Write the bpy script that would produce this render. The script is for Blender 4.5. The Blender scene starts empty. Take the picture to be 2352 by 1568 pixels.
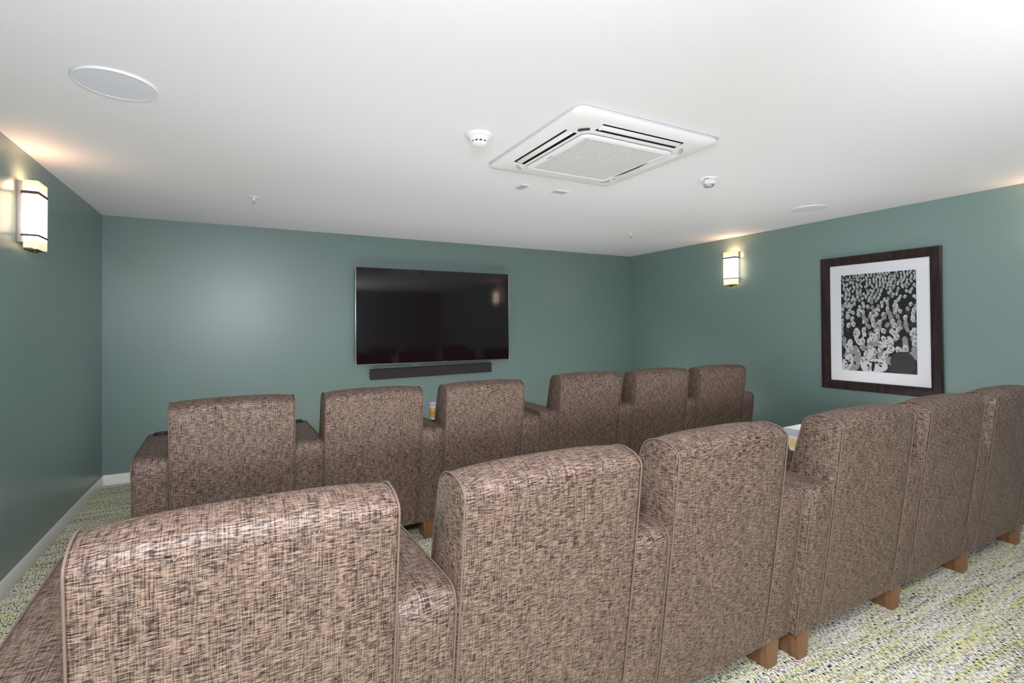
import bpy, bmesh, math, random
from mathutils import Vector, Matrix
scene = bpy.context.scene
COL = scene.collection
R = math.radians

# ------------------------------------------------------------------ camera
H = 2.5                      # ceiling height
XL, XR, YF, YB = -1.1404, 5.2104, 5.8965, -2.6
CAM_H = 1.4333
cam_d = bpy.data.cameras.new('camera')
cam = bpy.data.objects.new('camera', cam_d)
COL.objects.link(cam)
yaw, pitch, roll = 0.49216, 0.0108, -0.00632
fw = Vector((math.sin(yaw)*math.cos(pitch), math.cos(yaw)*math.cos(pitch), math.sin(pitch)))
rt = Vector((math.cos(yaw), -math.sin(yaw), 0))
up = rt.cross(fw)
rt2 = math.cos(roll)*rt + math.sin(roll)*up
up2 = -math.sin(roll)*rt + math.cos(roll)*up
m = Matrix((rt2, up2, -fw)).transposed().to_4x4()
m.translation = Vector((0, 0, CAM_H))
cam.matrix_world = m
cam_d.sensor_width = 36.0
cam_d.lens = 1156.854*36/2352
cam_d.shift_y = (739.454-784)/2352
cam_d.clip_start = 0.02
scene.camera = cam

# ------------------------------------------------------------------ world, lights, exposure
scene.view_settings.view_transform = 'Standard'
scene.view_settings.look = 'None'
scene.view_settings.gamma = 1.0
scene.view_settings.use_curve_mapping = False
scene.view_settings.exposure = 0.10
w = bpy.data.worlds.new('world'); scene.world = w
w.use_nodes = True
w.node_tree.nodes['Background'].inputs[0].default_value = (0.8, 0.9, 1.0, 1)
w.node_tree.nodes['Background'].inputs[1].default_value = 0.02

def lamp(name, kind, loc, energy, color, target=None, **kw):
    d = bpy.data.lights.new(name, kind)
    d.energy = energy; d.color = color
    for k, v in kw.items():
        setattr(d, k, v)
    o = bpy.data.objects.new(name, d); COL.objects.link(o)
    o.location = loc
    if target is not None:
        o.rotation_euler = (Vector(target)-Vector(loc)).to_track_quat('-Z', 'Y').to_euler()
    return o
# the photographer's flash held above the camera, added fill lamps behind it and at right, and two added
# upward fill lamps without fixtures (one between the rows, one under the television) that wash the far ceiling
lamp('camera_flash', 'POINT', (0.0, 0.0, 1.98), 135, (0.96, 0.97, 1.07), shadow_soft_size=0.10)
lamp('rear_fill', 'POINT', (-0.20, -1.75, 1.78), 165, (0.965, 0.965, 1.07), shadow_soft_size=0.22)
lamp('right_fill', 'POINT', (2.1, -1.4, 1.60), 45, (0.965, 0.965, 1.06), shadow_soft_size=0.25)
lamp('bounce_flash', 'SPOT', (0.9, -0.9, 1.2), 330, (0.965, 0.97, 1.06), target=(2.5, -0.6, 2.5), spot_size=R(100), spot_blend=1.0, shadow_soft_size=0.1)
lamp('row_fill', 'AREA', (2.1, 2.55, 0.62), 34, (1.0, 0.985, 0.97), target=(2.1, 2.55, 3), shape='RECTANGLE', size=5.2, size_y=0.4)
lamp('front_fill', 'AREA', (2.2, 4.85, 0.22), 30, (1.0, 0.97, 0.94), target=(2.2, 4.85, 3), shape='RECTANGLE', size=5.2, size_y=0.7)

# ------------------------------------------------------------------ materials
def nodes(name):
    m = bpy.data.materials.new(name); m.use_nodes = True
    nt = m.node_tree
    return m, nt, nt.nodes['Principled BSDF']

def simple(name, color, rough=0.5, metallic=0.0, spec=0.5, emit=None, estr=0.0, bump=0.0, bscale=200.0):
    m, nt, b = nodes(name)
    b.inputs['Base Color'].default_value = (*color, 1)
    b.inputs['Roughness'].default_value = rough
    b.inputs['Metallic'].default_value = metallic
    b.inputs['Specular IOR Level'].default_value = spec
    if emit:
        b.inputs['Emission Color'].default_value = (*emit, 1)
        b.inputs['Emission Strength'].default_value = estr
    tc = nt.nodes.new('ShaderNodeTexCoord')
    n = nt.nodes.new('ShaderNodeTexNoise'); n.inputs['Scale'].default_value = bscale
    nt.links.new(tc.outputs['Object'], n.inputs['Vector'])
    if bump:
        bp = nt.nodes.new('ShaderNodeBump'); bp.inputs['Strength'].default_value = bump
        bp.inputs['Distance'].default_value = 0.002
        nt.links.new(n.outputs['Fac'], bp.inputs['Height'])
        nt.links.new(bp.outputs['Normal'], b.inputs['Normal'])
    else:
        mr = nt.nodes.new('ShaderNodeMapRange')
        mr.inputs['To Min'].default_value = max(0.0, rough-0.03); mr.inputs['To Max'].default_value = min(1.0, rough+0.03)
        nt.links.new(n.outputs['Fac'], mr.inputs['Value'])
        nt.links.new(mr.outputs['Result'], b.inputs['Roughness'])
    return m

def ramp(nt, stops, interp='LINEAR'):
    r = nt.nodes.new('ShaderNodeValToRGB'); r.color_ramp.interpolation = interp
    els = r.color_ramp.elements
    while len(els) < len(stops): els.new(0.5)
    for e, (p, c) in zip(els, stops):
        e.position = p; e.color = (*c, 1)
    return r

def fabric_mat(name, dark, mid, light):
    m, nt, b = nodes(name)
    L = nt.links.new
    uvn = nt.nodes.new('ShaderNodeUVMap')
    oi = nt.nodes.new('ShaderNodeObjectInfo')
    ml = nt.nodes.new('ShaderNodeMath'); ml.operation = 'MULTIPLY'; ml.inputs[1].default_value = 37.0
    L(oi.outputs['Random'], ml.inputs[0])
    ad = nt.nodes.new('ShaderNodeVectorMath'); ad.operation = 'ADD'
    L(uvn.outputs['UV'], ad.inputs[0]); L(ml.outputs[0], ad.inputs[1])
    def tex(sx, sy, detail, rough):
        mp = nt.nodes.new('ShaderNodeMapping'); mp.inputs['Scale'].default_value = (sx, sy, 1)
        L(ad.outputs['Vector'], mp.inputs['Vector'])
        n = nt.nodes.new('ShaderNodeTexNoise'); n.noise_dimensions = '2D'
        n.inputs['Scale'].default_value = 1.0; n.inputs['Detail'].default_value = detail
        n.inputs['Roughness'].default_value = rough
        L(mp.outputs['Vector'], n.inputs['Vector'])
        return n.outputs['Fac']
    a = tex(38, 300, 2.0, 0.65)       # long horizontal slubs
    c = tex(300, 20, 2.0, 0.65)       # vertical threads
    d = tex(7, 9, 2.0, 0.5)          # cloudy tone
    e = tex(90, 620, 1.0, 0.5)
    def mul(x, k):
        q = nt.nodes.new('ShaderNodeMath'); q.operation = 'MULTIPLY'; L(x, q.inputs[0]); q.inputs[1].default_value = k; return q.outputs[0]
    def add(x, y):
        q = nt.nodes.new('ShaderNodeMath'); q.operation = 'ADD'; L(x, q.inputs[0]); L(y, q.inputs[1]); return q.outputs[0]
    s = add(add(mul(a, 0.44), mul(c, 0.30)), add(mul(d, 0.05), mul(e, 0.21)))
    r = ramp(nt, [(0.36, dark), (0.47, mid), (0.60, light)])
    L(s, r.inputs['Fac'])
    def step(x, a0, a1, k):
        q = nt.nodes.new('ShaderNodeMapRange'); q.interpolation_type = 'SMOOTHSTEP'
        q.inputs['From Min'].default_value = a0; q.inputs['From Max'].default_value = a1; q.inputs['To Max'].default_value = k
        L(x, q.inputs['Value']); return q.outputs['Result']
    def mix(f, c1, c2):
        q = nt.nodes.new('ShaderNodeMix'); q.data_type = 'RGBA'
        L(f, q.inputs['Factor']); L(c1, q.inputs[6]); q.inputs[7].default_value = (*c2, 1)
        return q.outputs[2]
    streak = step(tex(430, 15, 1.0, 0.5), 0.58, 0.68, 0.65)     # pale warp threads
    pick = step(tex(24, 460, 1.0, 0.5), 0.59, 0.68, 0.85)       # dark weft dashes
    pale = step(tex(30, 430, 1.0, 0.5), 0.61, 0.70, 0.6)        # pale weft dashes
    col = mix(streak, r.outputs['Color'], light)
    col = mix(pale, col, tuple(min(1.0, q*1.5) for q in light))
    col = mix(pick, col, dark)
    L(col, b.inputs['Base Color'])
    b.inputs['Roughness'].default_value = 0.52
    sp = nt.nodes.new('ShaderNodeMapRange')
    sp.inputs['From Min'].default_value = 0.38; sp.inputs['From Max'].default_value = 0.60
    sp.inputs['To Min'].default_value = 0.05; sp.inputs['To Max'].default_value = 0.75
    L(s, sp.inputs['Value']); L(sp.outputs['Result'], b.inputs['Specular IOR Level'])
    bp = nt.nodes.new('ShaderNodeBump'); bp.inputs['Strength'].default_value = 0.7; bp.inputs['Distance'].default_value = 0.003
    L(s, bp.inputs['Height']); L(bp.outputs['Normal'], b.inputs['Normal'])
    return m

def carpet_mat():
    m, nt, b = nodes('carpet')
    L = nt.links.new
    tc = nt.nodes.new('ShaderNodeTexCoord')
    def tex(sx, sy, detail=1.0, off=0.0, rough=0.5):
        mp = nt.nodes.new('ShaderNodeMapping'); mp.inputs['Scale'].default_value = (sx, sy, 1)
        mp.inputs['Location'].default_value = (off, off*1.7, 0); mp.inputs['Rotation'].default_value = (0, 0, 0)
        L(tc.outputs['Object'], mp.inputs['Vector'])
        n = nt.nodes.new('ShaderNodeTexNoise'); n.noise_dimensions = '2D'
        n.inputs['Scale'].default_value = 1.0; n.inputs['Detail'].default_value = detail; n.inputs['Roughness'].default_value = rough
        L(mp.outputs['Vector'], n.inputs['Vector']); return n.outputs['Fac']
    def M(op, x, y=None):
        q = nt.nodes.new('ShaderNodeMath'); q.operation = op
        for i, v in enumerate((x, y)):
            if v is None: continue
            if isinstance(v, (int, float)): q.inputs[i].default_value = v
            else: L(v, q.inputs[i])
        return q.outputs[0]
    def step(x, a0, a1):
        q = nt.nodes.new('ShaderNodeMapRange'); q.interpolation_type = 'SMOOTHSTEP'
        q.inputs['From Min'].default_value = a0; q.inputs['From Max'].default_value = a1
        L(x, q.inputs['Value']); return q.outputs['Result']
    def mix(f, c1, c2):
        q = nt.nodes.new('ShaderNodeMix'); q.data_type = 'RGBA'
        L(f, q.inputs['Factor'])
        for i, v in ((6, c1), (7, c2)):
            if isinstance(v, tuple): q.inputs[i].default_value = (*v, 1)
            else: L(v, q.inputs[i])
        return q.outputs[2]
    loops = tex(170, 75, 2.0)                     # yarn loops, longer along the room
    band = tex(2.2, 27, 2.0, 5.0)                 # bands of colour running across the room
    base = ramp(nt, [(0.33, (0.34, 0.30, 0.26)), (0.46, (0.68, 0.62, 0.55)), (0.60, (0.94, 0.89, 0.83))])
    L(loops, base.inputs['Fac'])
    lime = M('ADD', M('MULTIPLY', tex(120, 55, 1.0, 11.0), 0.6), M('MULTIPLY', band, 0.45))
    col = mix(step(lime, 0.535, 0.615), base.outputs['Color'], (0.68, 0.67, 0.27))
    moss = M('ADD', M('MULTIPLY', tex(150, 70, 1.0, 23.0), 0.7), M('MULTIPLY', tex(2.0, 17, 1.0, 31.0), 0.3))
    col = mix(step(moss, 0.56, 0.62), col, (0.30, 0.33, 0.20))
    dash = M('ADD', M('MULTIPLY', tex(165, 58, 0.0, 41.0), 0.72), M('MULTIPLY', tex(1.5, 19, 2.0, 53.0), 0.34))
    col = mix(step(dash, 0.635, 0.665), col, (0.035, 0.032, 0.03))
    L(col, b.inputs['Base Color'])
    b.inputs['Roughness'].default_value = 0.95; b.inputs['Specular IOR Level'].default_value = 0.15
    bp = nt.nodes.new('ShaderNodeBump'); bp.inputs['Strength'].default_value = 0.5; bp.inputs['Distance'].default_value = 0.005
    L(loops, bp.inputs['Height']); L(bp.outputs['Normal'], b.inputs['Normal'])
    return m

def wood_mat(name, c1, c2, scale=6.0, rough=0.35):
    m, nt, b = nodes(name)
    tc = nt.nodes.new('ShaderNodeTexCoord'); mp = nt.nodes.new('ShaderNodeMapping')
    mp.inputs['Scale'].default_value = (scale*6, scale*6, scale*0.6)
    nt.links.new(tc.outputs['Object'], mp.inputs['Vector'])
    n = nt.nodes.new('ShaderNodeTexNoise'); n.inputs['Scale'].default_value = 1.0; n.inputs['Detail'].default_value = 4.0
    nt.links.new(mp.outputs['Vector'], n.inputs['Vector'])
    r = ramp(nt, [(0.35, c1), (0.65, c2)])
    nt.links.new(n.outputs['Fac'], r.inputs['Fac']); nt.links.new(r.outputs['Color'], b.inputs['Base Color'])
    b.inputs['Roughness'].default_value = rough
    return m

MAT = {}
MAT['fabric'] = fabric_mat('woven_brown_fabric', (0.010, 0.0055, 0.0042), (0.072, 0.0445, 0.033), (0.240, 0.160, 0.118))
MAT['piping'] = simple('piping_fabric', (0.155, 0.105, 0.080), 0.6, spec=0.4, bump=0.4, bscale=400)
MAT['carpet'] = carpet_mat()
MAT['wall'] = simple('teal_wall_paint', (0.162, 0.236, 0.219), 0.34, spec=0.65, bump=0.05, bscale=90)
MAT['ceiling'] = simple('white_ceiling_paint', (0.74, 0.735, 0.755), 0.7, spec=0.3, bump=0.05, bscale=25)
MAT['white_gloss'] = simple('white_gloss_paint', (0.90, 0.87, 0.83), 0.35)
MAT['white_plastic'] = simple('white_plastic', (0.74, 0.735, 0.74), 0.4)
MAT['grey_plastic'] = simple('grey_plastic', (0.42, 0.42, 0.42), 0.5)
MAT['speaker_mesh'] = simple('white_speaker_mesh', (0.64, 0.645, 0.71), 0.7, bump=0.3, bscale=900)
MAT['dark'] = simple('dark_shade_and_parts', (0.012, 0.010, 0.014), 0.6)  # near-black for shade painted into slots and gaps, and for small dark parts
MAT['flap_metal'] = simple('pale_flap', (0.62, 0.61, 0.60), 0.4)
MAT['oak'] = wood_mat('oak_leg_wood', (0.15, 0.068, 0.028), (0.235, 0.115, 0.050))
MAT['dark_wood'] = wood_mat('espresso_wood', (0.012, 0.006, 0.006), (0.032, 0.017, 0.016), rough=0.3)
MAT['bronze'] = simple('bronze_metal', (0.10, 0.055, 0.04), 0.4, metallic=0.6)
MAT['plate'] = simple('brushed_plate', (0.42, 0.37, 0.38), 0.4, metallic=0.3)
MAT['black_plastic'] = simple('black_plastic', (0.016, 0.014, 0.016), 0.45)
MAT['black_cloth'] = simple('black_grille_cloth', (0.022, 0.016, 0.018), 0.8, bump=0.4, bscale=700)
MAT['screen'] = simple('black_screen', (0.010, 0.0045, 0.007), 0.06, spec=0.5)
MAT['silver'] = simple('silver_bezel', (0.55, 0.55, 0.56), 0.3, metallic=0.9)
MAT['dark_silver'] = simple('dark_silver_trim', (0.16, 0.16, 0.165), 0.4, metallic=0.5)
MAT['mat_board'] = simple('pale_mat_board', (0.90, 0.90, 0.92), 0.8)
MAT['print_black'] = simple('print_black', (0.010, 0.009, 0.010), 0.5)
MAT['print_grey'] = simple('print_grey', (0.045, 0.040, 0.040), 0.5)
MAT['print_mid'] = simple('print_mid_grey', (0.33, 0.33, 0.33), 0.5)
MAT['print_white'] = simple('print_pale', (0.62, 0.62, 0.61), 0.5)
MAT['amber'] = simple('amber_card', (0.74, 0.44, 0.11), 0.45)
MAT['band'] = simple('brown_band', (0.38, 0.16, 0.05), 0.5)
MAT['card_white'] = simple('white_card', (0.80, 0.78, 0.74), 0.5)
MAT['card_grey'] = simple('grey_card_lining', (0.50, 0.49, 0.53), 0.6)
MAT['yellow'] = simple('yellow_card', (0.80, 0.60, 0.22), 0.5)
MAT['lens'] = simple('smoky_lens', (0.45, 0.42, 0.36), 0.15, spec=0.6)
MAT['wire'] = simple('pale_wire', (0.45, 0.52, 0.48), 0.5)

def glow_glass(name):
    m, nt, b = nodes(name)
    b.inputs['Base Color'].default_value = (0.62, 0.50, 0.36, 1)
    b.inputs['Roughness'].default_value = 0.4
    tc = nt.nodes.new('ShaderNodeTexCoord'); sp = nt.nodes.new('ShaderNodeSeparateXYZ')
    nt.links.new(tc.outputs['Object'], sp.inputs[0])
    q = nt.nodes.new('ShaderNodeMath'); q.operation = 'ABSOLUTE'
    nt.links.new(sp.outputs['Z'], q.inputs[0])
    # the lamp sits mid-height behind the pane: the frosted ends glow warmer and weaker
    r = ramp(nt, [(0.0, (1.0, 0.84, 0.64)), (0.11, (1.0, 0.82, 0.60)), (0.16, (1.0, 0.84, 0.58)), (0.195, (1.0, 0.70, 0.36))])
    nt.links.new(q.outputs[0], r.inputs['Fac']); nt.links.new(r.outputs['Color'], b.inputs['Emission Color'])
    mr = nt.nodes.new('ShaderNodeMapRange')
    mr.inputs['From Min'].default_value = 0.11; mr.inputs['From Max'].default_value = 0.15
    mr.inputs['To Min'].default_value = 5.5; mr.inputs['To Max'].default_value = 0.80
    nt.links.new(q.outputs[0], mr.inputs['Value']); nt.links.new(mr.outputs['Result'], b.inputs['Emission Strength'])
    return m
MAT['glow'] = glow_glass('frosted_lit_glass')

def pane_mat(name, tint=(1, 1, 1)):
    m = bpy.data.materials.new(name); m.use_nodes = True
    nt = m.node_tree; nt.nodes.clear()
    out = nt.nodes.new('ShaderNodeOutputMaterial'); mx = nt.nodes.new('ShaderNodeMixShader')
    tr = nt.nodes.new('ShaderNodeBsdfTransparent'); tr.inputs[0].default_value = (*tint, 1)
    gl = nt.nodes.new('ShaderNodeBsdfGlossy'); gl.inputs['Roughness'].default_value = 0.02
    fr = nt.nodes.new('ShaderNodeFresnel'); fr.inputs['IOR'].default_value = 1.45
    nt.links.new(fr.outputs[0], mx.inputs[0]); nt.links.new(tr.outputs[0], mx.inputs[1]); nt.links.new(gl.outputs[0], mx.inputs[2])
    nt.links.new(mx.outputs[0], out.inputs['Surface'])
    return m
MAT['pane'] = pane_mat('clear_glass_pane')
MAT['clear'] = pane_mat('clear_plastic', (0.93, 0.92, 0.90))

# ------------------------------------------------------------------ mesh builder
class MB:
    def __init__(self):
        self.v = []; self.f = []; self.uv = []; self.mi = []; self.flat = []
    def face(self, idx, uvs=None, mi=0):
        self.f.append(tuple(idx)); self.mi.append(mi)
        if uvs is None:
            uvs = [(self.v[i][0]+self.v[i][1], self.v[i][2]) for i in idx]
        self.uv.extend(uvs)
    def box(self, x0, x1, y0, y1, z0, z1, mi=0, skip=()):
        b = len(self.v)
        self.v += [(x, y, z) for z in (z0, z1) for y in (y0, y1) for x in (x0, x1)]
        fs = {'-z': (0, 2, 3, 1), '+z': (4, 5, 7, 6), '-y': (0, 1, 5, 4), '+y': (2, 6, 7, 3), '-x': (0, 4, 6, 2), '+x': (1, 3, 7, 5)}
        for k, q in fs.items():
            if k in skip: continue
            ax = k[1]
            idx = [b+i for i in q]
            if ax == 'z': uvs = [(self.v[i][0], self.v[i][1]) for i in idx]
            elif ax == 'y': uvs = [(self.v[i][0], self.v[i][2]) for i in idx]
            else: uvs = [(self.v[i][1], self.v[i][2]) for i in idx]
            self.face(idx, uvs, mi)
        return b
    def rings(self, rings, closed=True, cap0=False, cap1=False, mi=0, uvs=None):
        """rings: list of equal-length point lists; quads between successive rings"""
        b = len(self.v); n = len(rings[0])
        for r in rings: self.v += [tuple(p) for p in r]
        for i in range(len(rings)-1):
            for j in range(n if closed else n-1):
                k = (j+1) % n
                idx = [b+i*n+j, b+i*n+k, b+(i+1)*n+k, b+(i+1)*n+j]
                u = None
                if uvs:
                    u = [uvs(i, j), uvs(i, j+1), uvs(i+1, j+1), uvs(i+1, j)]
                self.face(idx, u, mi)
        if cap0: self.face([b+j for j in range(n)][::-1], None, mi)
        if cap1: self.face([b+(len(rings)-1)*n+j for j in range(n)], None, mi)
        return b
    def lathe(self, prof, n=40, c=(0, 0), mi=0, cap0=False, cap1=False):
        rs = [[(c[0]+r*math.cos(2*math.pi*j/n), c[1]+r*math.sin(2*math.pi*j/n), z) for j in range(n)] for r, z in prof]
        return self.rings(rs, True, cap0, cap1, mi)
    def tube(self, pts, r, n=6, mi=0, cap=True):
        pts = [Vector(p) for p in pts]
        rs = []; acc = [0.0]
        for i in range(1, len(pts)): acc.append(acc[-1]+(pts[i]-pts[i-1]).length)
        ref = None
        for i, p in enumerate(pts):
            t = (pts[min(i+1, len(pts)-1)]-pts[max(i-1, 0)]).normalized()
            if ref is None:
                ref = t.orthogonal().normalized()
            ref = (ref - t*ref.dot(t)).normalized()
            b2 = t.cross(ref)
            rs.append([p + r*(math.cos(2*math.pi*j/n)*ref+math.sin(2*math.pi*j/n)*b2) for j in range(n)])
        self.rings(rs, True, cap, cap, mi, uvs=lambda i, j: (j*r*6.28/n*0.3, acc[i]))
    def build(self, name, mats, parent=None, loc=(0, 0, 0), rot=(0, 0, 0), sharp=40, bevel=0.0, smooth=True, segs=2):
        me = bpy.data.meshes.new(name)
        me.from_pydata(self.v, [], self.f)
        uvl = me.uv_layers.new(name='UVMap')
        for i, q in enumerate(self.uv): uvl.data[i].uv = q
        for p, k in zip(me.polygons, self.mi): p.material_index = k
        bm = bmesh.new(); bm.from_mesh(me)
        bmesh.ops.recalc_face_normals(bm, faces=bm.faces)
        if bevel:
            bmesh.ops.bevel(bm, geom=[e for e in bm.edges if len(e.link_faces) == 2 and e.calc_face_angle(0) > 0.6],
                            offset=bevel, segments=segs, affect='EDGES', profile=0.5, clamp_overlap=True)
        bm.to_mesh(me); bm.free()
        for mt in (mats if isinstance(mats, (list, tuple)) else [mats]):
            me.materials.append(MAT[mt])
        if smooth:
            for p in me.polygons: p.use_smooth = True
            me.set_sharp_from_angle(angle=R(sharp))
        o = bpy.data.objects.new(name, me); COL.objects.link(o)
        o.location = loc; o.rotation_euler = rot
        if parent: o.parent = parent
        return o

def thing(name, label, cat, loc=(0, 0, 0), rot=(0, 0, 0), group=None):
    o = bpy.data.objects.new(name, None); COL.objects.link(o)
    o.empty_display_size = 0.1
    o.location = loc; o.rotation_euler = rot
    return tag(o, label, cat, group)
def tag(o, label, cat, group=None):
    o['label'] = label; o['category'] = cat
    if group: o['group'] = group
    return o
def copy_tree(o, parent=None):
    c = o.copy(); COL.objects.link(c)
    if parent: c.parent = parent
    for ch in o.children: copy_tree(ch, c)
    return c
def struct(mb, name, mat, **kw):
    o = mb.build(name, mat, **kw); o['kind'] = 'structure'
    return o

# ------------------------------------------------------------------ room shell
T = 0.12
b = MB(); b.box(XL-T, XR+T, YB-T, YF+T, -0.1, 0); struct(b, 'floor', 'carpet', smooth=False)
b = MB(); b.box(XL-T, XR+T, YB-T, YF+T, H, H+0.1); struct(b, 'ceiling', 'ceiling', smooth=False)
b = MB(); b.box(XL-T, XR+T, YF, YF+T, 0, H); struct(b, 'wall_front', 'wall', smooth=False)
b = MB(); b.box(XL-T, XL, YB-T, YF, 0, H); struct(b, 'wall_left', 'wall', smooth=False)
b = MB(); b.box(XR, XR+T, YB-T, YF, 0, H); struct(b, 'wall_right', 'wall', smooth=False)
b = MB(); b.box(XL, XR, YB-T, YB, 0, H); struct(b, 'wall_back', 'wall', smooth=False)
def baseboard(name, x0, x1, y0, y1):
    b = MB(); b.box(x0, x1, y0, y1, 0.0, 0.095)
    struct(b, name, 'white_gloss', bevel=0.004)
baseboard('baseboard_front', XL, XR, YF-0.015, YF)
baseboard('baseboard_left', XL, XL+0.015, YB, YF-0.015)
baseboard('baseboard_right', XR-0.015, XR, YB, YF-0.015)

# ------------------------------------------------------------------ cinema sofas
W, A, LEAN = 0.6152, 0.1618, 0.1315
WB = 0.1231                                   # underside height
P = W + A
def rear(w): return -LEAN*(w-WB)

def offset_profile(pr, d):
    """move a closed (v, w) profile inwards by d"""
    n = len(pr); out = []
    for i in range(n):
        p0, p1, p2 = Vector(pr[i-1]), Vector(pr[i]), Vector(pr[(i+1) % n])
        e1 = (p1-p0).normalized(); e2 = (p2-p1).normalized()
        nn = (Vector((-e1.y, e1.x)) + Vector((-e2.y, e2.x)))
        nn = nn.normalized() if nn.length > 1e-6 else Vector((-e1.y, e1.x))
        out.append(p1 + nn*d)
    return out
def orient_ccw(pr):
    s = sum(pr[i-1][0]*pr[i][1]-pr[i][0]*pr[i-1][1] for i in range(len(pr)))
    return pr if s > 0 else pr[::-1]

def loft(pr, width, puff, ncols, edge=0.012):
    """profile in (v, w) swept along u = 0..width with softened ends; puff(i, t) -> outward offset"""
    mb = MB()
    pr = orient_ccw([tuple(p) for p in pr]); n = len(pr)
    acc = [0.0]
    for i in range(n): acc.append(acc[-1]+(Vector(pr[(i+1) % n])-Vector(pr[i])).length)
    us = [(0.0, edge*0.55), (edge*0.35, edge*0.18), (edge, 0.0)]
    us += [(edge+(width-2*edge)*k/ncols, 0.0) for k in range(1, ncols)]
    us += [(width-edge, 0.0), (width-edge*0.35, edge*0.18), (width, edge*0.55)]
    rings = []
    base = {}
    for u, ins in us:
        if ins not in base: base[ins] = offset_profile(pr, ins)
        t = 2*u/width-1
        row = []
        for i, q in enumerate(base[ins]):
            pv = puff(pr[i], t)
            row.append((u, q[0]+pv[0], q[1]+pv[1]))
        rings.append(row)
    mb.rings(rings, True, False, False, 0, uvs=lambda i, j: (us[i][0], acc[j]))
    bse = 0
    for ri, flip in ((0, True), (len(rings)-1, False)):
        idx = [ri*n+j for j in range(n)]
        if flip: idx = idx[::-1]
        mb.face(idx, [(mb.v[i][1]+(3.0 if flip else 5.0), mb.v[i][2]) for i in idx])
    return mb

SEAM = 0.994
back_arch = [(-0.1130, 1.008), (-0.1000, 1.020), (-0.0800, 1.031), (-0.0550, 1.038), (-0.0250, 1.041), (0.0050, 1.037), (0.0300, 1.026), (0.0480, 1.010), (0.0600, 0.988)]
def smooth(pts, n=3):
    out = []
    for i in range(len(pts)-1):
        p0, p1, p2, p3 = (Vector(pts[max(0, i-1)]), Vector(pts[i]), Vector(pts[i+1]), Vector(pts[min(len(pts)-1, i+2)]))
        for k in range(n):
            t = k/n
            q = 0.5*((2*p1)+(p2-p0)*t+(2*p0-5*p1+4*p2-p3)*t*t+(3*p1-p0-3*p2+p3)*t**3)
            out.append((q.x, q.y))
    return out+[tuple(pts[-1])]
back_arch = smooth(back_arch)
back_prof = [(rear(WB), WB), (rear(0.3)-0.003, 0.3), (rear(0.5)-0.004, 0.5), (rear(0.7)-0.004, 0.7), (rear(0.86)-0.002, 0.86), (rear(0.96), 0.96), (rear(SEAM), SEAM)] \
    + back_arch + [(0.085, 0.90), (0.112, 0.79), (0.140, 0.68), (0.185, 0.52), (0.21, 0.40), (0.21, 0.24), (0.16, WB)]
def back_puff(q, t):
    k = max(0.0, 1-abs(t)**3.0)
    v, w = q
    if w > 0.985 and v < 0.062: return (-0.004*k if v < -0.09 else 0.0, 0.016*k*min(1, (w-0.985)/0.03))
    if w <= 0.985 and v < 0.0: return (-0.006*k, 0)
    if v > 0.05 and w > 0.3: return (0.018*k, 0)
    return (0, 0)

def make_back(parent, u0):
    o = loft(back_prof, W, back_puff, 16).build('backrest', 'fabric', parent, (u0, 0, 0), sharp=50)
    ring = [q for q in back_prof[:-3]]
    for uu in (0.004, W-0.004):
        pm = MB()
        pm.tube([(uu, q[0]-(0.0022 if q[0] < -0.0 and q[1] < 1.0 else 0), q[1]+(0.0022 if q[1] > 1.0 else 0)) for q in ring], 0.0030, 8)
        pm.build('piping', 'piping', o, sharp=80)
    sm = MB()
    n = 18; pts = []
    for k in range(n+1):
        t = 2*k/n-1; kk = max(0.0, 1-abs(t)**3)
        pts.append((W*k/n, rear(SEAM)-0.0050*kk+0.0012, SEAM+0.002-0.006*kk))
    sm.tube(pts, 0.0020, 6)
    sm.build('seam', 'fabric', o, sharp=80)
    return o

ARM_T, ARM_F = 0.765, 0.715                  # top height, front
arm_prof = [(rear(WB), WB), (rear(0.3), 0.3), (rear(0.5), 0.5), (rear(0.66), 0.66), (rear(0.70)+0.001, 0.705), (rear(0.72)+0.006, 0.728), (rear(0.74)+0.018, 0.747),
            (rear(0.75)+0.036, 0.757), (rear(0.75)+0.062, 0.7615), (0.10, 0.764), (0.30, 0.766), (0.50, 0.767), (ARM_F-0.055, 0.766), (ARM_F-0.03, 0.760), (ARM_F-0.012, 0.745),
            (ARM_F-0.002, 0.722), (ARM_F, 0.69), (ARM_F, 0.5), (ARM_F, 0.3), (ARM_F, WB)]
def arm_puff(q, t):
    k = max(0.0, 1-abs(t)**2.5)
    v, w = q
    if w > 0.74: return (0, 0.007*k)
    if v < 0: return (-0.008*k, 0)
    if v > 0.6: return (0.006*k, 0)
    return (0, 0)
def make_arm(parent, u0):
    o = loft(arm_prof, A, arm_puff, 8, edge=0.014).build('armrest', 'fabric', parent, (u0, 0, 0), sharp=50)
    for uu in (0.004, A-0.004):
        pm = MB()
        pm.tube([(uu, q[0], q[1]+(0.0005 if q[1] > 0.74 else 0)) for q in arm_prof], 0.0028, 8)
        pm.build('piping', 'piping', o, sharp=80)
    ch = MB()
    ch.lathe([(0.051, 0.768), (0.051, 0.780), (0.046, 0.784), (0.041, 0.780), (0.040, 0.7752)], 28, (A/2, 0.60), cap0=False)
    ch.lathe([(0.040, 0.7752), (0.001, 0.7750)], 28, (A/2, 0.60))
    ch.build('cup_holder', 'black_plastic', o)
    return o

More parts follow.
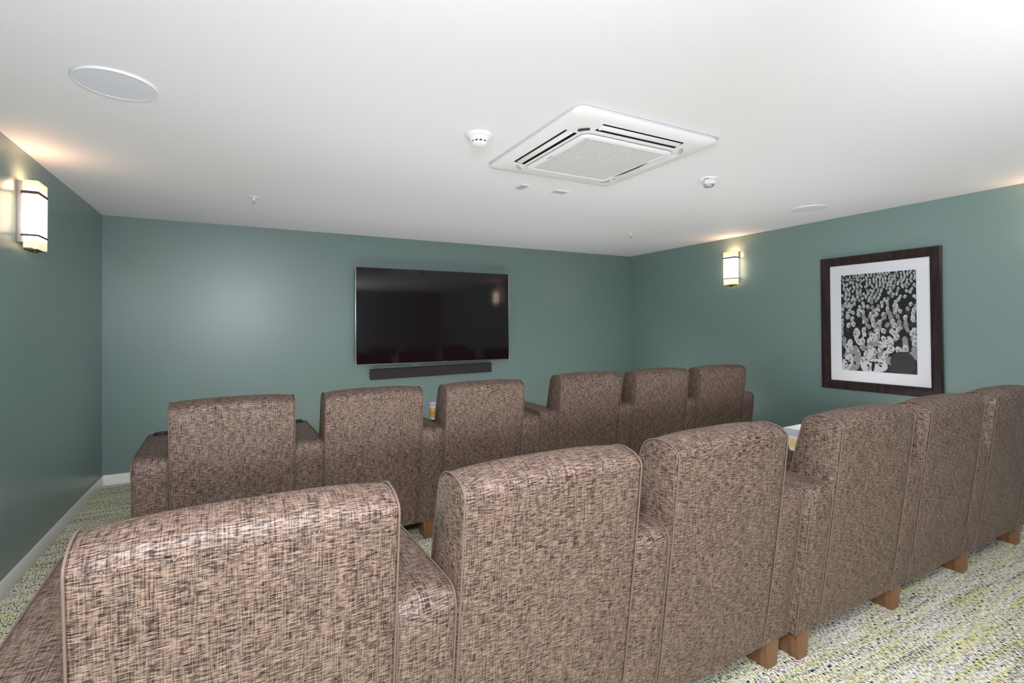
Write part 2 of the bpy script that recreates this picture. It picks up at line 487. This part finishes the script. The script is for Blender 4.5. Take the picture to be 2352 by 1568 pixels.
def make_leg(parent, u0, v0, flip=1):
    t, bt = 0.045, 0.0314
    mb = MB()
    hw, v1, v2 = t, 0.0, 0.14
    rings = [[(-bt, 0.0, 0.0), (bt, 0.0, 0.0), (bt, 0.106*flip, 0.0), (-bt, 0.106*flip, 0.0)],
             [(-t, -0.004*flip, WB+0.004), (t, -0.004*flip, WB+0.004), (t, 0.135*flip, WB+0.004), (-t, 0.135*flip, WB+0.004)]]
    mb.rings(rings, True, True, True)
    return mb.build('leg', 'oak', parent, (u0, v0, 0), bevel=0.002)

def make_sofa(label):
    t = thing('cinema_sofa', label, 'sofa', group='three seat cinema sofas in two rows')
    for k in range(3): make_back(t, A+k*P)
    for k in range(4): make_arm(t, k*P)
    for k in range(3):
        mb = MB(); u0 = A+k*P
        pr = [(0.20, 0.30), (0.20, 0.455), (0.28, 0.468), (0.45, 0.470), (0.62, 0.462), (0.70, 0.450), (0.735, 0.425), (0.742, 0.38), (0.735, 0.32), (0.72, 0.30)]
        loft(pr, W-0.006, lambda q, s: (0, 0.018*max(0, 1-abs(s)**2.5) if q[1] > 0.44 else 0), 10, 0.02).build('seat_cushion', 'fabric', t, (u0+0.003, 0, 0), sharp=50)
        mb = MB(); mb.box(u0, u0+W, 0.66, 0.70, WB, 0.30); mb.build('front_rail', 'fabric', t, bevel=0.008)
        mb = MB(); mb.box(u0, u0+W, 0.02, 0.66, WB+0.03, 0.25); mb.build('seat_base', 'black_cloth', t)
    for k in range(4):
        make_leg(t, k*P+A/2, 0.015)
        make_leg(t, k*P+A/2, 0.69, -1)
    return t

sofas = [make_sofa('brown woven three-seat cinema sofa nearest the camera, left half of the back row')]
for lab in ('brown woven three-seat cinema sofa at the right of the back row, oak legs showing',
            'brown woven three-seat cinema sofa in front of the television, left half of the front row',
            'brown woven three-seat cinema sofa in the front row, by the right wall and far corner'):
    c = copy_tree(sofas[0]); c['label'] = lab; sofas.append(c)
PLACE = [(-0.4483, 1.2715, 0.0325), (2.0524, 1.3244, 0.0063), (-0.5050, 3.2581, 0.0298), (2.0842, 3.4807, -0.0235)]
for s, (x, y, th) in zip(sofas, PLACE):
    s.location = (x, y, 0); s.rotation_euler = (0, 0, th)

def on_sofa(i, u, v, z):
    x, y, th = PLACE[i]; c, s = math.cos(th), math.sin(th)
    return (x+c*u-s*v, y+s*u+c*v, z)

# small swivel trays clipped to two of the armrests; the cup and the carton stand on them
TRAY_Z = 0.752
def tray(i, ua, u, v, r):
    mb = MB()
    mb.lathe([(0.0005, TRAY_Z-0.010), (r-0.006, TRAY_Z-0.010), (r, TRAY_Z-0.006), (r, TRAY_Z), (0.0005, TRAY_Z)], 32, (u, v))
    mb.box(min(ua, u), max(ua, u), v-0.015, v+0.015, TRAY_Z-0.022, TRAY_Z-0.006)
    mb.build('swivel_tray', 'black_plastic', sofas[i], sharp=35)
tray(2, 2*P+A-0.003, 2*P+A+0.070, 0.30, 0.034)
tray(1, A+W+0.003, 0.665, 0.340, 0.070)

t = thing('drinking_cup', 'amber and white cup with brown bands, showing between two front-row seat backs', 'cup', on_sofa(2, 2*P+A+0.070, 0.30, TRAY_Z), group=None)
mb = MB()
def rz(z): return 0.030+0.011*z/0.122
mb.lathe([(0.001, 0.0), (rz(0), 0.0), (rz(0.012), 0.012)], 36, mi=1)
mb.lathe([(rz(0.012), 0.012), (rz(0.089), 0.089)], 36, mi=0)
mb.lathe([(rz(0.089), 0.089), (rz(0.097), 0.097)], 36, mi=1)
mb.lathe([(rz(0.097), 0.097), (rz(0.12), 0.12)], 36, mi=2)
mb.lathe([(rz(0.12), 0.12), (rz(0.122)+0.0012, 0.122), (rz(0.122)-0.001, 0.1235)], 36, mi=1)
mb.build('cup_wall', ['amber', 'card_white', 'card_grey'], t)
mb = MB(); mb.lathe([(rz(0.12)-0.0012, 0.1228), (rz(0.1)-0.0015, 0.10), (rz(0.02)-0.0015, 0.012), (0.001, 0.012)], 36); mb.build('lining', 'card_grey', t)
mb = MB()
for z in (0.040, 0.052):
    mb.lathe([(rz(z)+0.0004, z), (rz(z)+0.0012, z+0.002), (rz(z)+0.0004, z+0.004)], 36)
mb.build('printed_band', 'band', t)

t = thing('food_carton', 'open white and yellow carton, showing between two back-row seat backs', 'carton', on_sofa(1, 0.665, 0.340, TRAY_Z), (0, 0, R(4)))
mb = MB()
BH, b0, b1 = 0.122, 0.060, 0.084
def sq(r, z): return [(-r, -r, z), (r, -r, z), (r, r, z), (-r, r, z)]
def br(z): return b0+(b1-b0)*z/BH
mb.rings([sq(br(0), 0), sq(br(0.022), 0.022)], True, True, False, 1)
mb.rings([sq(br(0.022), 0.022), sq(br(0.068), 0.068)], True, False, False, 0)
mb.rings([sq(br(0.068), 0.068), sq(br(0.082), 0.082)], True, False, False, 1)
mb.rings([sq(br(0.082), 0.082), sq(br(BH), BH)], True, False, False, 2)  # grey band puts the shade on the upper faces into the colour
mb.rings([sq(br(BH), BH), sq(br(BH)-0.002, BH)], True, False, False, 1)
mb.build('carton', ['yellow', 'card_white', 'card_grey'], t, smooth=False)
mb = MB()
mb.rings([sq(br(BH)-0.002, BH), sq(br(0.004)-0.002, 0.004)], True, False, True, 0)
mb.build('lining', 'card_white', t, smooth=False)
mb = MB(); mb.box(-0.0015, 0.0015, br(BH)-0.012, br(BH)-0.004, 0.05, BH-0.004); mb.build('fold', 'card_white', t, (0.01, 0, 0), (0, R(-28), 0))

# ------------------------------------------------------------------ television and soundbar
tx0, tx1, tz0, tz1 = 1.1245, 3.0825, 1.0163, 2.1286
TVY = YF-0.07
tw, th_ = tx1-tx0, tz1-tz0
t = thing('television', 'large black wall-mounted television with a thin silver edge, switched off', 'television', ((tx0+tx1)/2, YF, tz0))
mb = MB(); mb.box(-tw/2+0.004, tw/2-0.004, -0.066, -0.036, 0.004, th_-0.004); mb.build('cabinet', 'black_plastic', t, bevel=0.003)
mb = MB(); mb.box(-0.35, 0.35, -0.036, -0.002, 0.30, 0.80); mb.build('wall_bracket', 'black_plastic', t)
mb = MB()
e = 0.009
mb.box(-tw/2, -tw/2+e, -0.070, -0.040, 0, th_); mb.box(tw/2-e, tw/2, -0.070, -0.040, 0, th_)
mb.build('bezel', 'silver', t, bevel=0.001)
mb = MB(); mb.box(-tw/2+e, tw/2-e, -0.070, -0.040, 0, 0.010); mb.build('bottom_trim', 'dark_silver', t, bevel=0.001)
mb = MB(); mb.box(-tw/2+e, tw/2-e, -0.070, -0.040, th_-0.004, th_); mb.build('top_trim', 'black_plastic', t, bevel=0.001)
mb = MB(); mb.box(-tw/2+e, tw/2-e, -0.0685, -0.066, 0.010, th_-0.004); mb.build('screen', 'screen', t, smooth=False)
mb = MB(); mb.box(0.055, 0.115, -0.0735, -0.070, 0.000, 0.009); o = mb.build('badge', 'silver', t); o['label'] = 'small pale badge on the lower edge'
mb = MB(); mb.tube([(-0.33+0.115*k/12, -0.045, -0.040*math.sin(math.pi*k/12)**0.8+0.012) for k in range(13)], 0.0022, 6)
mb.build('cable', 'wire', t)

t = thing('soundbar', 'long black soundbar mounted on the wall below the television', 'soundbar', (2.062, YF, 0.9148), (0, R(-0.8), 0))
mb = MB(); mb.box(-0.77, 0.77, -0.062, -0.012, -0.0605, 0.0605); mb.build('body', 'black_plastic', t, bevel=0.012, segs=4)
mb = MB(); mb.box(-0.755, 0.755, -0.0655, -0.060, -0.053, 0.053); mb.build('grille_cloth', 'black_cloth', t, bevel=0.003)
mb = MB(); mb.box(-0.5, -0.42, -0.014, 0.0, -0.03, 0.03); mb.box(0.42, 0.5, -0.014, 0.0, -0.03, 0.03); mb.build('wall_bracket', 'black_plastic', t)

# ------------------------------------------------------------------ framed picture on the right wall
py0, py1, pz0, pz1 = 2.0231, 3.0229, 0.8102, 2.1023
t = thing('framed_picture', 'large dark-wood framed black and white print on the right wall', 'picture', (XR, (py0+py1)/2, (pz0+pz1)/2))
hy, hz = (py1-py0)/2, (pz1-pz0)/2
mb = MB()
fwid = 0.083
def rect(a, c, x): return [(x, -a, -c), (x, a, -c), (x, a, c), (x, -a, c)]
mb.rings([rect(hy, hz, 0), rect(hy, hz, -0.030), rect(hy-0.008, hz-0.008, -0.040), rect(hy-0.050, hz-0.050, -0.036), rect(hy-fwid+0.004, hz-fwid+0.004, -0.028), rect(hy-fwid, hz-fwid, -0.018), rect(hy-fwid, hz-fwid, -0.008)])
mb.build('frame', 'dark_wood', t, sharp=25)
ay, az = hy-fwid+0.004, hz-fwid+0.004
py = 0.3115; 
mb = MB(); mb.box(-0.010, -0.004, -ay, ay, -az, az); mb.build('mat_board', 'mat_board', t, smooth=False)
mb = MB()
random.seed(11)
PW, PH = 0.313, 0.461
pcz = 0.003
mb.box(-0.0105, -0.0095, -PW, PW, pcz-PH, pcz+PH, 0)
layer = [0]
def blob(cy, cz, ry, rz_, rot, mi, n=14, wob=0.12):
    layer[0] += 1
    x = -0.0106-0.0000025*layer[0]
    pts = []
    for k in range(n):
        a = 2*math.pi*k/n; rr = 1+random.uniform(-wob, wob)
        p, q = ry*rr*math.cos(a), rz_*rr*math.sin(a)
        yy = cy+p*math.cos(rot)-q*math.sin(rot); zz = cz+p*math.sin(rot)+q*math.cos(rot)
        pts.append((x, max(-PW, min(PW, yy)), max(pcz-PH, min(pcz+PH, zz))))
    bb = len(mb.v); mb.v += pts; mb.face(list(range(bb, bb+n)), [(0, 0)]*n, mi)
# a plain pattern of pale rounded pebbles on black, small at the top and large at the bottom
zt = pcz+PH-0.008
while zt > pcz-PH+0.08:
    f = (pcz+PH-zt)/(2*PH)
    s = 0.0135+0.036*f**1.2
    y = -PW+random.uniform(0, s)
    while y < PW:
        if random.random() < (0.80 if f < 0.25 else 0.66):
            cz = zt+random.uniform(-0.5, 0.5)*s
            r0 = random.uniform(-0.4, 0.4)
            if f > 0.3 and random.random() < 0.6:
                blob(y+random.uniform(-.3, .3)*s, cz-1.35*s, 0.55*s, 0.95*s, r0+random.uniform(-.5, .5), random.choice((1, 2, 3, 2)), wob=0.3)
            blob(y, cz, 0.62*s, 0.88*s, r0, random.choice((3, 3, 3, 2)))
            blob(y-0.16*s, cz-0.22*s, 0.30*s, 0.42*s, r0, 2)
            for _ in range(1):
                blob(y+random.uniform(-.35, .35)*s, cz+random.uniform(-.3, .4)*s, 0.13*s, 0.11*s, r0, 0, 8)
        y += s*random.uniform(1.35, 2.3)
    zt -= s*random.uniform(1.1, 1.5)
big = [(0.225, -0.36, 0.085, 0.115, 0.25, 2), (0.265, -0.39, 0.045, 0.10, 0.4, 3), (0.03, -0.405, 0.115, 0.068, -0.1, 3), (0.035, -0.405, 0.014, 0.050, 0.1, 0),
       (-0.205, -0.365, 0.098, 0.105, 0, 1), (0.245, -0.235, 0.034, 0.050, 0.1, 3), (0.075, -0.30, 0.038, 0.048, 0.1, 3), (-0.10, -0.175, 0.038, 0.050, -0.1, 3),
       (-0.11, -0.245, 0.030, 0.038, 0.7, 3), (0.035, -0.135, 0.030, 0.042, 0, 3), (0.03, -0.200, 0.055, 0.022, 0, 2), (0.175, -0.10, 0.032, 0.042, 0.1, 3), (0.165, -0.17, 0.022, 0.05, -0.5, 3)]
for cy, cz, ry, rz_, rr, mi in big:
    blob(cy, cz, ry, rz_, rr, mi, 20, 0.07)
    if mi in (2, 3):
        for _ in range(7):
            blob(cy+random.uniform(-.62, .62)*ry, cz+random.uniform(-.62, .62)*rz_, ry*random.uniform(.08, .26), rz_*random.uniform(.06, .22), random.uniform(-1, 1), random.choice((0, 0, 2, 2, 1)), 10, 0.25)
mb.build('print', ['print_black', 'print_grey', 'print_mid', 'print_white'], t, smooth=False)
mb = MB(); mb.box(-0.0135, -0.0125, -ay, ay, -az, az); mb.build('glass_pane', 'pane', t, smooth=False)

# ------------------------------------------------------------------ wall sconces
def make_sconce(label):
    """local: +y out of the wall, x along it, origin on the wall at mid-height"""
    t = thing('wall_sconce', label, 'lamp', group='frosted glass wall sconces')
    mb = MB(); mb.box(-0.062, 0.062, 0, 0.030, -0.165, 0.190); mb.build('backplate', 'plate', t, bevel=0.003)
    hx, y0, y1, z0, z1, g = 0.080, 0.036, 0.100, -0.197, 0.192, 0.004
    mb = MB()
    mb.box(-hx, hx, y1-g, y1, z0, z1); mb.box(-hx, -hx+g, y0, y1-g, z0, z1); mb.box(hx-g, hx, y0, y1-g, z0, z1)
    mb.build('glass_shade', 'glow', t, smooth=False)
    for zb, hb in ((0.122, 0.008), (-0.125, 0.0055)):
        mb = MB(); o = 0.003
        mb.box(-hx-o, hx+o, y1, y1+o, zb-hb, zb+hb); mb.box(-hx-o, -hx, 0.030, y1, zb-hb, zb+hb); mb.box(hx, hx+o, 0.030, y1, zb-hb, zb+hb)
        mb.box(-hx-o, hx+o, 0.026, 0.030, zb-hb, zb+hb)
        mb.build('band', 'bronze', t, smooth=False)
    mb = MB(); mb.box(-0.055, 0.055, 0.030, y1-g-0.004, z0-0.010, z0-0.002); mb.box(-0.018, 0.018, 0.055, 0.075, z0-0.022, z0-0.010); mb.build('bottom_plate', 'bronze', t, bevel=0.002)
    mb = MB(); mb.lathe([(0.001, -0.07), (0.012, -0.07), (0.012, -0.13), (0.001, -0.13)], 16, (0, 0.066)); mb.box(-0.008, 0.008, 0.028, 0.062, -0.11, -0.09); mb.build('lamp_holder', 'white_plastic', t)
    d = bpy.data.lights.new('sconce_bulb', 'POINT'); d.energy = 3.2; d.color = (1.0, 0.56, 0.33); d.shadow_soft_size = 0.03
    l = bpy.data.objects.new('sconce_bulb', d); COL.objects.link(l); l.parent = t; l.location = (0, 0.072, 0.166)
    return t
s1 = make_sconce('lit frosted-glass wall sconce on the left wall')
s1.location = (XL, 3.938, 2.108); s1.rotation_euler = (0, 0, R(-90))
s2 = copy_tree(s1); s2['label'] = 'lit frosted-glass wall sconce on the right wall, left of the framed picture'
s2.location = (XR, 4.055, 2.125); s2.rotation_euler = (0, 0, R(90))
s3 = copy_tree(s1); s3['label'] = 'lit wall sconce on the right wall outside the frame, seen mirrored in the television'
s3.location = (XR, 1.30, 2.125); s3.rotation_euler = (0, 0, R(90))

# ------------------------------------------------------------------ air conditioning cassette
AX, AY = 1.908, 2.457
t = thing('ceiling_air_conditioner', 'square white air conditioning cassette set in the ceiling', 'air conditioner', (AX, AY, H))
def grid_plate(hx, hy, xs, ys, holes, z, corner, rim):
    bm = bmesh.new()
    vs = {}
    X = [-hx]+xs+[hx]; Y = [-hy]+ys+[hy]
    for i, x in enumerate(X):
        for j, y in enumerate(Y): vs[i, j] = bm.verts.new((x, y, z))
    for i in range(len(X)-1):
        for j in range(len(Y)-1):
            if (i, j) in holes: continue
            bm.faces.new((vs[i, j], vs[i, j+1], vs[i+1, j+1], vs[i+1, j]))
    n, k = len(X)-1, len(Y)-1
    bmesh.ops.bevel(bm, geom=[vs[0, 0], vs[0, k], vs[n, 0], vs[n, k]], offset=corner, segments=7, affect='VERTICES', profile=0.5)
    return bm
HX, HY = 0.4925, 0.505
bm = grid_plate(HX, HY, [-0.418, -0.345, -0.285, 0.285, 0.345, 0.418], [-0.430, -0.357, -0.285, 0.285, 0.357, 0.430],
                {(1, 3), (5, 3), (3, 1), (3, 5)}, -0.050, 0.055, 0)
# the face dishes gently down from its rim; the rim turns up to the ceiling and the four slots have depth
for v in bm.verts:
    k = max((abs(v.co.x)-0.285)/(HX-0.285), (abs(v.co.y)-0.285)/(HY-0.285), 0.0)
    v.co.z = -0.050+0.024*min(1.0, k)
bound = [e for e in bm.edges if e.is_boundary]
inner = [e for e in bound if all(abs(v.co.x) < 0.42 and abs(v.co.y) < 0.432 for v in e.verts)]
outer = [e for e in bound if e not in inner]
def grow(edges, sc, z, dz=None):
    r = bmesh.ops.extrude_edge_only(bm, edges=edges)
    nv = [g for g in r['geom'] if isinstance(g, bmesh.types.BMVert)]
    for v in nv: v.co = Vector((v.co.x*sc, v.co.y*sc, z))
    return [g for g in r['geom'] if isinstance(g, bmesh.types.BMEdge) and all(q in nv for q in g.verts)]
e1 = grow(outer, 1.006, -0.0235)
e2 = grow(e1, 1.003, -0.019)
e3 = grow(e2, 0.997, -0.013)
e4 = grow(e3, 0.985, 0.0)
nf = len(bm.faces)
r = bmesh.ops.extrude_edge_only(bm, edges=inner)
for g in r['geom']:
    if isinstance(g, bmesh.types.BMVert): g.co.z = -0.006
    if isinstance(g, bmesh.types.BMFace): g.material_index = 1  # slot walls coloured near-black in place of shade
bmesh.ops.recalc_face_normals(bm, faces=bm.faces)
me = bpy.data.meshes.new('panel'); bm.to_mesh(me); bm.free()
me.materials.append(MAT['white_plastic']); me.materials.append(MAT['dark'])
for p in me.polygons: p.use_smooth = True
me.set_sharp_from_angle(angle=R(50))
o = bpy.data.objects.new('panel', me); COL.objects.link(o); o.parent = t
mb = MB(); mb.box(-0.445, 0.445, -0.465, 0.465, -0.006, -0.002); mb.build('air_duct', 'dark', t, smooth=False)  # dark sheet puts the shade inside the slots into colour
def louver(cx, cy, ang, vertical, open_):
    mb = MB(); L = 0.283
    w2 = 0.017 if open_ else 0.032
    mb.box(-L, L, -w2, w2, -0.0025, 0.0025)
    o = mb.build('louver', 'white_plastic', t, (cx, cy, -0.036), (R(ang), 0, R(90) if vertical else 0), bevel=0.001)
    if open_:
        m2 = MB(); m2.box(-L, L, -0.004, 0.004, -0.010, 0.010); m2.build('vane', 'flap_metal', o, (0, 0.026, 0.02))
        m3 = MB(); m3.box(-L+0.01, -L+0.022, -0.006, 0.020, -0.004, 0.018); m3.build('hinge', 'white_plastic', o)
    return o
louver(-0.3815, 0, 12, True, True)
louver(0, -0.3935, -12, False, True)
louver(0.3815, 0, 4, True, False)
louver(0, 0.3935, 4, False, False)
# intake grille: framed square of fine slats running front to back
mb = MB()
def rc(a, rr, z, n=6):
    pts = []
    for qx, qy, s in ((1, 1, 0), (-1, 1, 90), (-1, -1, 180), (1, -1, 270)):
        for k in range(n+1):
            an = R(s+90*k/n); pts.append((qx*(a-rr)+rr*math.cos(an), qy*(a-rr)+rr*math.sin(an), z))
    return pts
mb.rings([rc(0.325, 0.05, -0.050), rc(0.322, 0.05, -0.058), rc(0.314, 0.046, -0.062), rc(0.287, 0.022, -0.062), rc(0.283, 0.02, -0.058), rc(0.283, 0.02, -0.052)])
g = mb.build('intake_grille', 'white_plastic', t, sharp=40)
mb = MB(); n = 34
for k in range(n):
    x = -0.277+0.554*k/(n-1)
    mb.box(x-0.0045, x+0.0045, -0.282, 0.282, -0.0605, -0.054)
mb.build('slats', 'white_plastic', g, smooth=False)
mb = MB(); mb.box(-0.284, 0.284, -0.284, 0.284, -0.0525, -0.0510); mb.build('filter', 'grey_plastic', g, smooth=False)
mb = MB(); mb.rings([[(0.284, -0.14, -0.0632), (0.300, -0.05, -0.0632), (0.302, 0.10, -0.0632), (0.286, 0.185, -0.0632)], [(0.284, -0.14, -0.0622), (0.300, -0.05, -0.0622), (0.302, 0.10, -0.0622), (0.286, 0.185, -0.0622)]], True, True, True); mb.build('grille_gap_shade', 'dark', g, smooth=False)  # dark sliver laid on the face as shade in the open grille gap
mb = MB(); mb.box(-0.308, -0.296, 0.02, 0.075, -0.0635, -0.0618); o = mb.build('badge', 'grey_plastic', g); o['label'] = 'small grey badge'
for qx, qy, s in ((1, 1, 0), (-1, 1, 90), (-1, -1, 180), (1, -1, 270)):
    mb = MB(); rs = []
    for k in range(9):
        an = R(s+20+50*k/8); c0 = (qx*0.300, qy*0.300)
        rs.append([(c0[0]+rr*math.cos(an), c0[1]+rr*math.sin(an), zz) for rr, zz in ((0.062, -0.0445), (0.078, -0.0435), (0.078, -0.0480), (0.062, -0.0490))])
    mb.rings(rs, True, True, True); mb.build('corner_recess', 'grey_plastic' if (qx, qy) != (-1, -1) else 'dark', t, smooth=False)  # recess shade put into colour, near-black at one corner only

# ------------------------------------------------------------------ small things on the ceiling
def speaker(label, x, y, r):
    t = thing('ceiling_speaker', label, 'speaker', (x, y, H), group='round ceiling speakers')
    mb = MB(); mb.lathe([(r, 0), (r, -0.006), (r-0.003, -0.009), (r-0.006, -0.009), (r-0.007, -0.006)], 72); mb.build('rim', 'white_plastic', t)
    mb = MB(); mb.lathe([(r-0.006, -0.005), (r-0.008, -0.0075), (r*0.5, -0.0082), (0.001, -0.0085)], 72); mb.build('grille', 'speaker_mesh', t)
speaker('large round white ceiling speaker near the left wall', -0.480, 2.720, 0.151)
speaker('round white ceiling speaker near the right wall, above the framed picture', 4.555, 2.755, 0.150)

t = thing('smoke_detector', 'round white smoke detector on the ceiling left of the air conditioner', 'detector', (1.159, 2.53, H))
mb = MB(); mb.lathe([(0.078, 0), (0.078, -0.010), (0.074, -0.016), (0.062, -0.018), (0.060, -0.020)], 48); mb.build('base', 'white_plastic', t)
mb = MB(); mb.lathe([(0.060, -0.018), (0.058, -0.030), (0.052, -0.036), (0.050, -0.040)], 48); mb.lathe([(0.046, -0.046), (0.040, -0.056), (0.022, -0.061), (0.0, -0.062)], 48); mb.build('cover', 'white_plastic', t)
mb = MB(); mb.lathe([(0.050, -0.0395), (0.043, -0.040), (0.043, -0.047), (0.046, -0.0465)], 48); mb.build('vent', 'dark', t)
for k in range(12):
    a = 2*math.pi*k/12
    mb = MB(); mb.box(0.043, 0.050, -0.005, 0.005, -0.0475, -0.039); mb.build('rib', 'white_plastic', t, rot=(0, 0, a))

t = thing('fire_strobe', 'white fire alarm beacon with clear lens on the ceiling, right of the air conditioner', 'alarm', (2.982, 2.53, H))
mb = MB(); mb.lathe([(0.076, 0), (0.076, -0.006), (0.072, -0.012), (0.060, -0.014), (0.001, -0.014)], 48); mb.build('base', 'white_plastic', t)
mb = MB(); mb.box(-0.038, 0.038, -0.030, 0.030, -0.040, -0.013); mb.build('housing', 'white_plastic', t, rot=(0, 0, R(-28)), bevel=0.004)
mb = MB(); mb.rings([[(-0.035, -0.027, -0.039), (0.035, -0.027, -0.039), (0.035, 0.027, -0.039), (-0.035, 0.027, -0.039)], [(-0.026, -0.020, -0.058), (0.026, -0.020, -0.058), (0.026, 0.020, -0.058), (-0.026, 0.020, -0.058)]], True, True, True)
ln = mb.build('lens', 'clear', t, rot=(0, 0, R(-28)), bevel=0.002)
mb = MB(); mb.lathe([(0.001, -0.040), (0.022, -0.040), (0.012, -0.052), (0.001, -0.053)], 20); mb.build('reflector', 'flap_metal', ln)
mb = MB(); mb.box(-0.018, 0.018, -0.070, -0.063, -0.0145, -0.0128); mb.build('indicator', 'dark', t, rot=(0, 0, R(-62)))

def sprinkler(label, x, y):
    t = thing('sprinkler_head', label, 'sprinkler', (x, y, H), group='ceiling sprinkler heads')
    mb = MB(); mb.lathe([(0.040, 0), (0.040, -0.004), (0.030, -0.007), (0.016, -0.004), (0.011, -0.006)], 36); mb.build('escutcheon', 'white_plastic', t)
    mb = MB(); mb.lathe([(0.011, -0.004), (0.010, -0.022), (0.014, -0.024), (0.014, -0.028), (0.006, -0.030)], 24); mb.build('body', 'white_plastic', t)
    mb = MB(); mb.box(-0.010, -0.007, -0.002, 0.002, -0.046, -0.026); mb.box(0.007, 0.010, -0.002, 0.002, -0.046, -0.026); mb.build('yoke', 'plate', t, smooth=False)
    mb = MB(); mb.lathe([(0.001, -0.045), (0.014, -0.045), (0.014, -0.048), (0.001, -0.048)], 20); mb.build('deflector', 'plate', t)
sprinkler('small white sprinkler head on the ceiling, left side above the front row', 0.085, 4.567)
sprinkler('small white sprinkler head on the ceiling near the far right corner', 3.930, 4.430)

def hatch(label, x0, x1, y0, y1):
    hx, hy = (x1-x0)/2, (y1-y0)/2
    t = thing('ceiling_cover_plate', label, 'plate', ((x0+x1)/2, (y0+y1)/2, H), group='rectangular cover plates by the air conditioner')
    mb = MB()
    def rr(a, c, z): return [(-a, -c, z), (a, -c, z), (a, c, z), (-a, c, z)]
    mb.rings([rr(hx, hy, 0), rr(hx, hy, -0.007), rr(hx-0.008, hy-0.008, -0.007), rr(hx-0.008, hy-0.008, -0.003)]); mb.build('rim', 'white_plastic', t, smooth=False)
    mb = MB(); mb.box(-hx+0.008, hx-0.008, -hy+0.008, hy-0.008, -0.005, -0.003); mb.build('plate', 'grey_plastic', t, smooth=False)
    mb = MB(); mb.lathe([(0.004, -0.005), (0.003, -0.0065), (0.001, -0.007)], 12, (hx*0.4, hy*0.6)); mb.build('screw', 'white_plastic', t)
hatch('small rectangular ceiling plate, the one nearer the smoke detector', 1.831, 1.910, 3.250, 3.389)
hatch('small rectangular ceiling plate, the one farther right beyond the air conditioner', 2.138, 2.266, 3.265, 3.356)
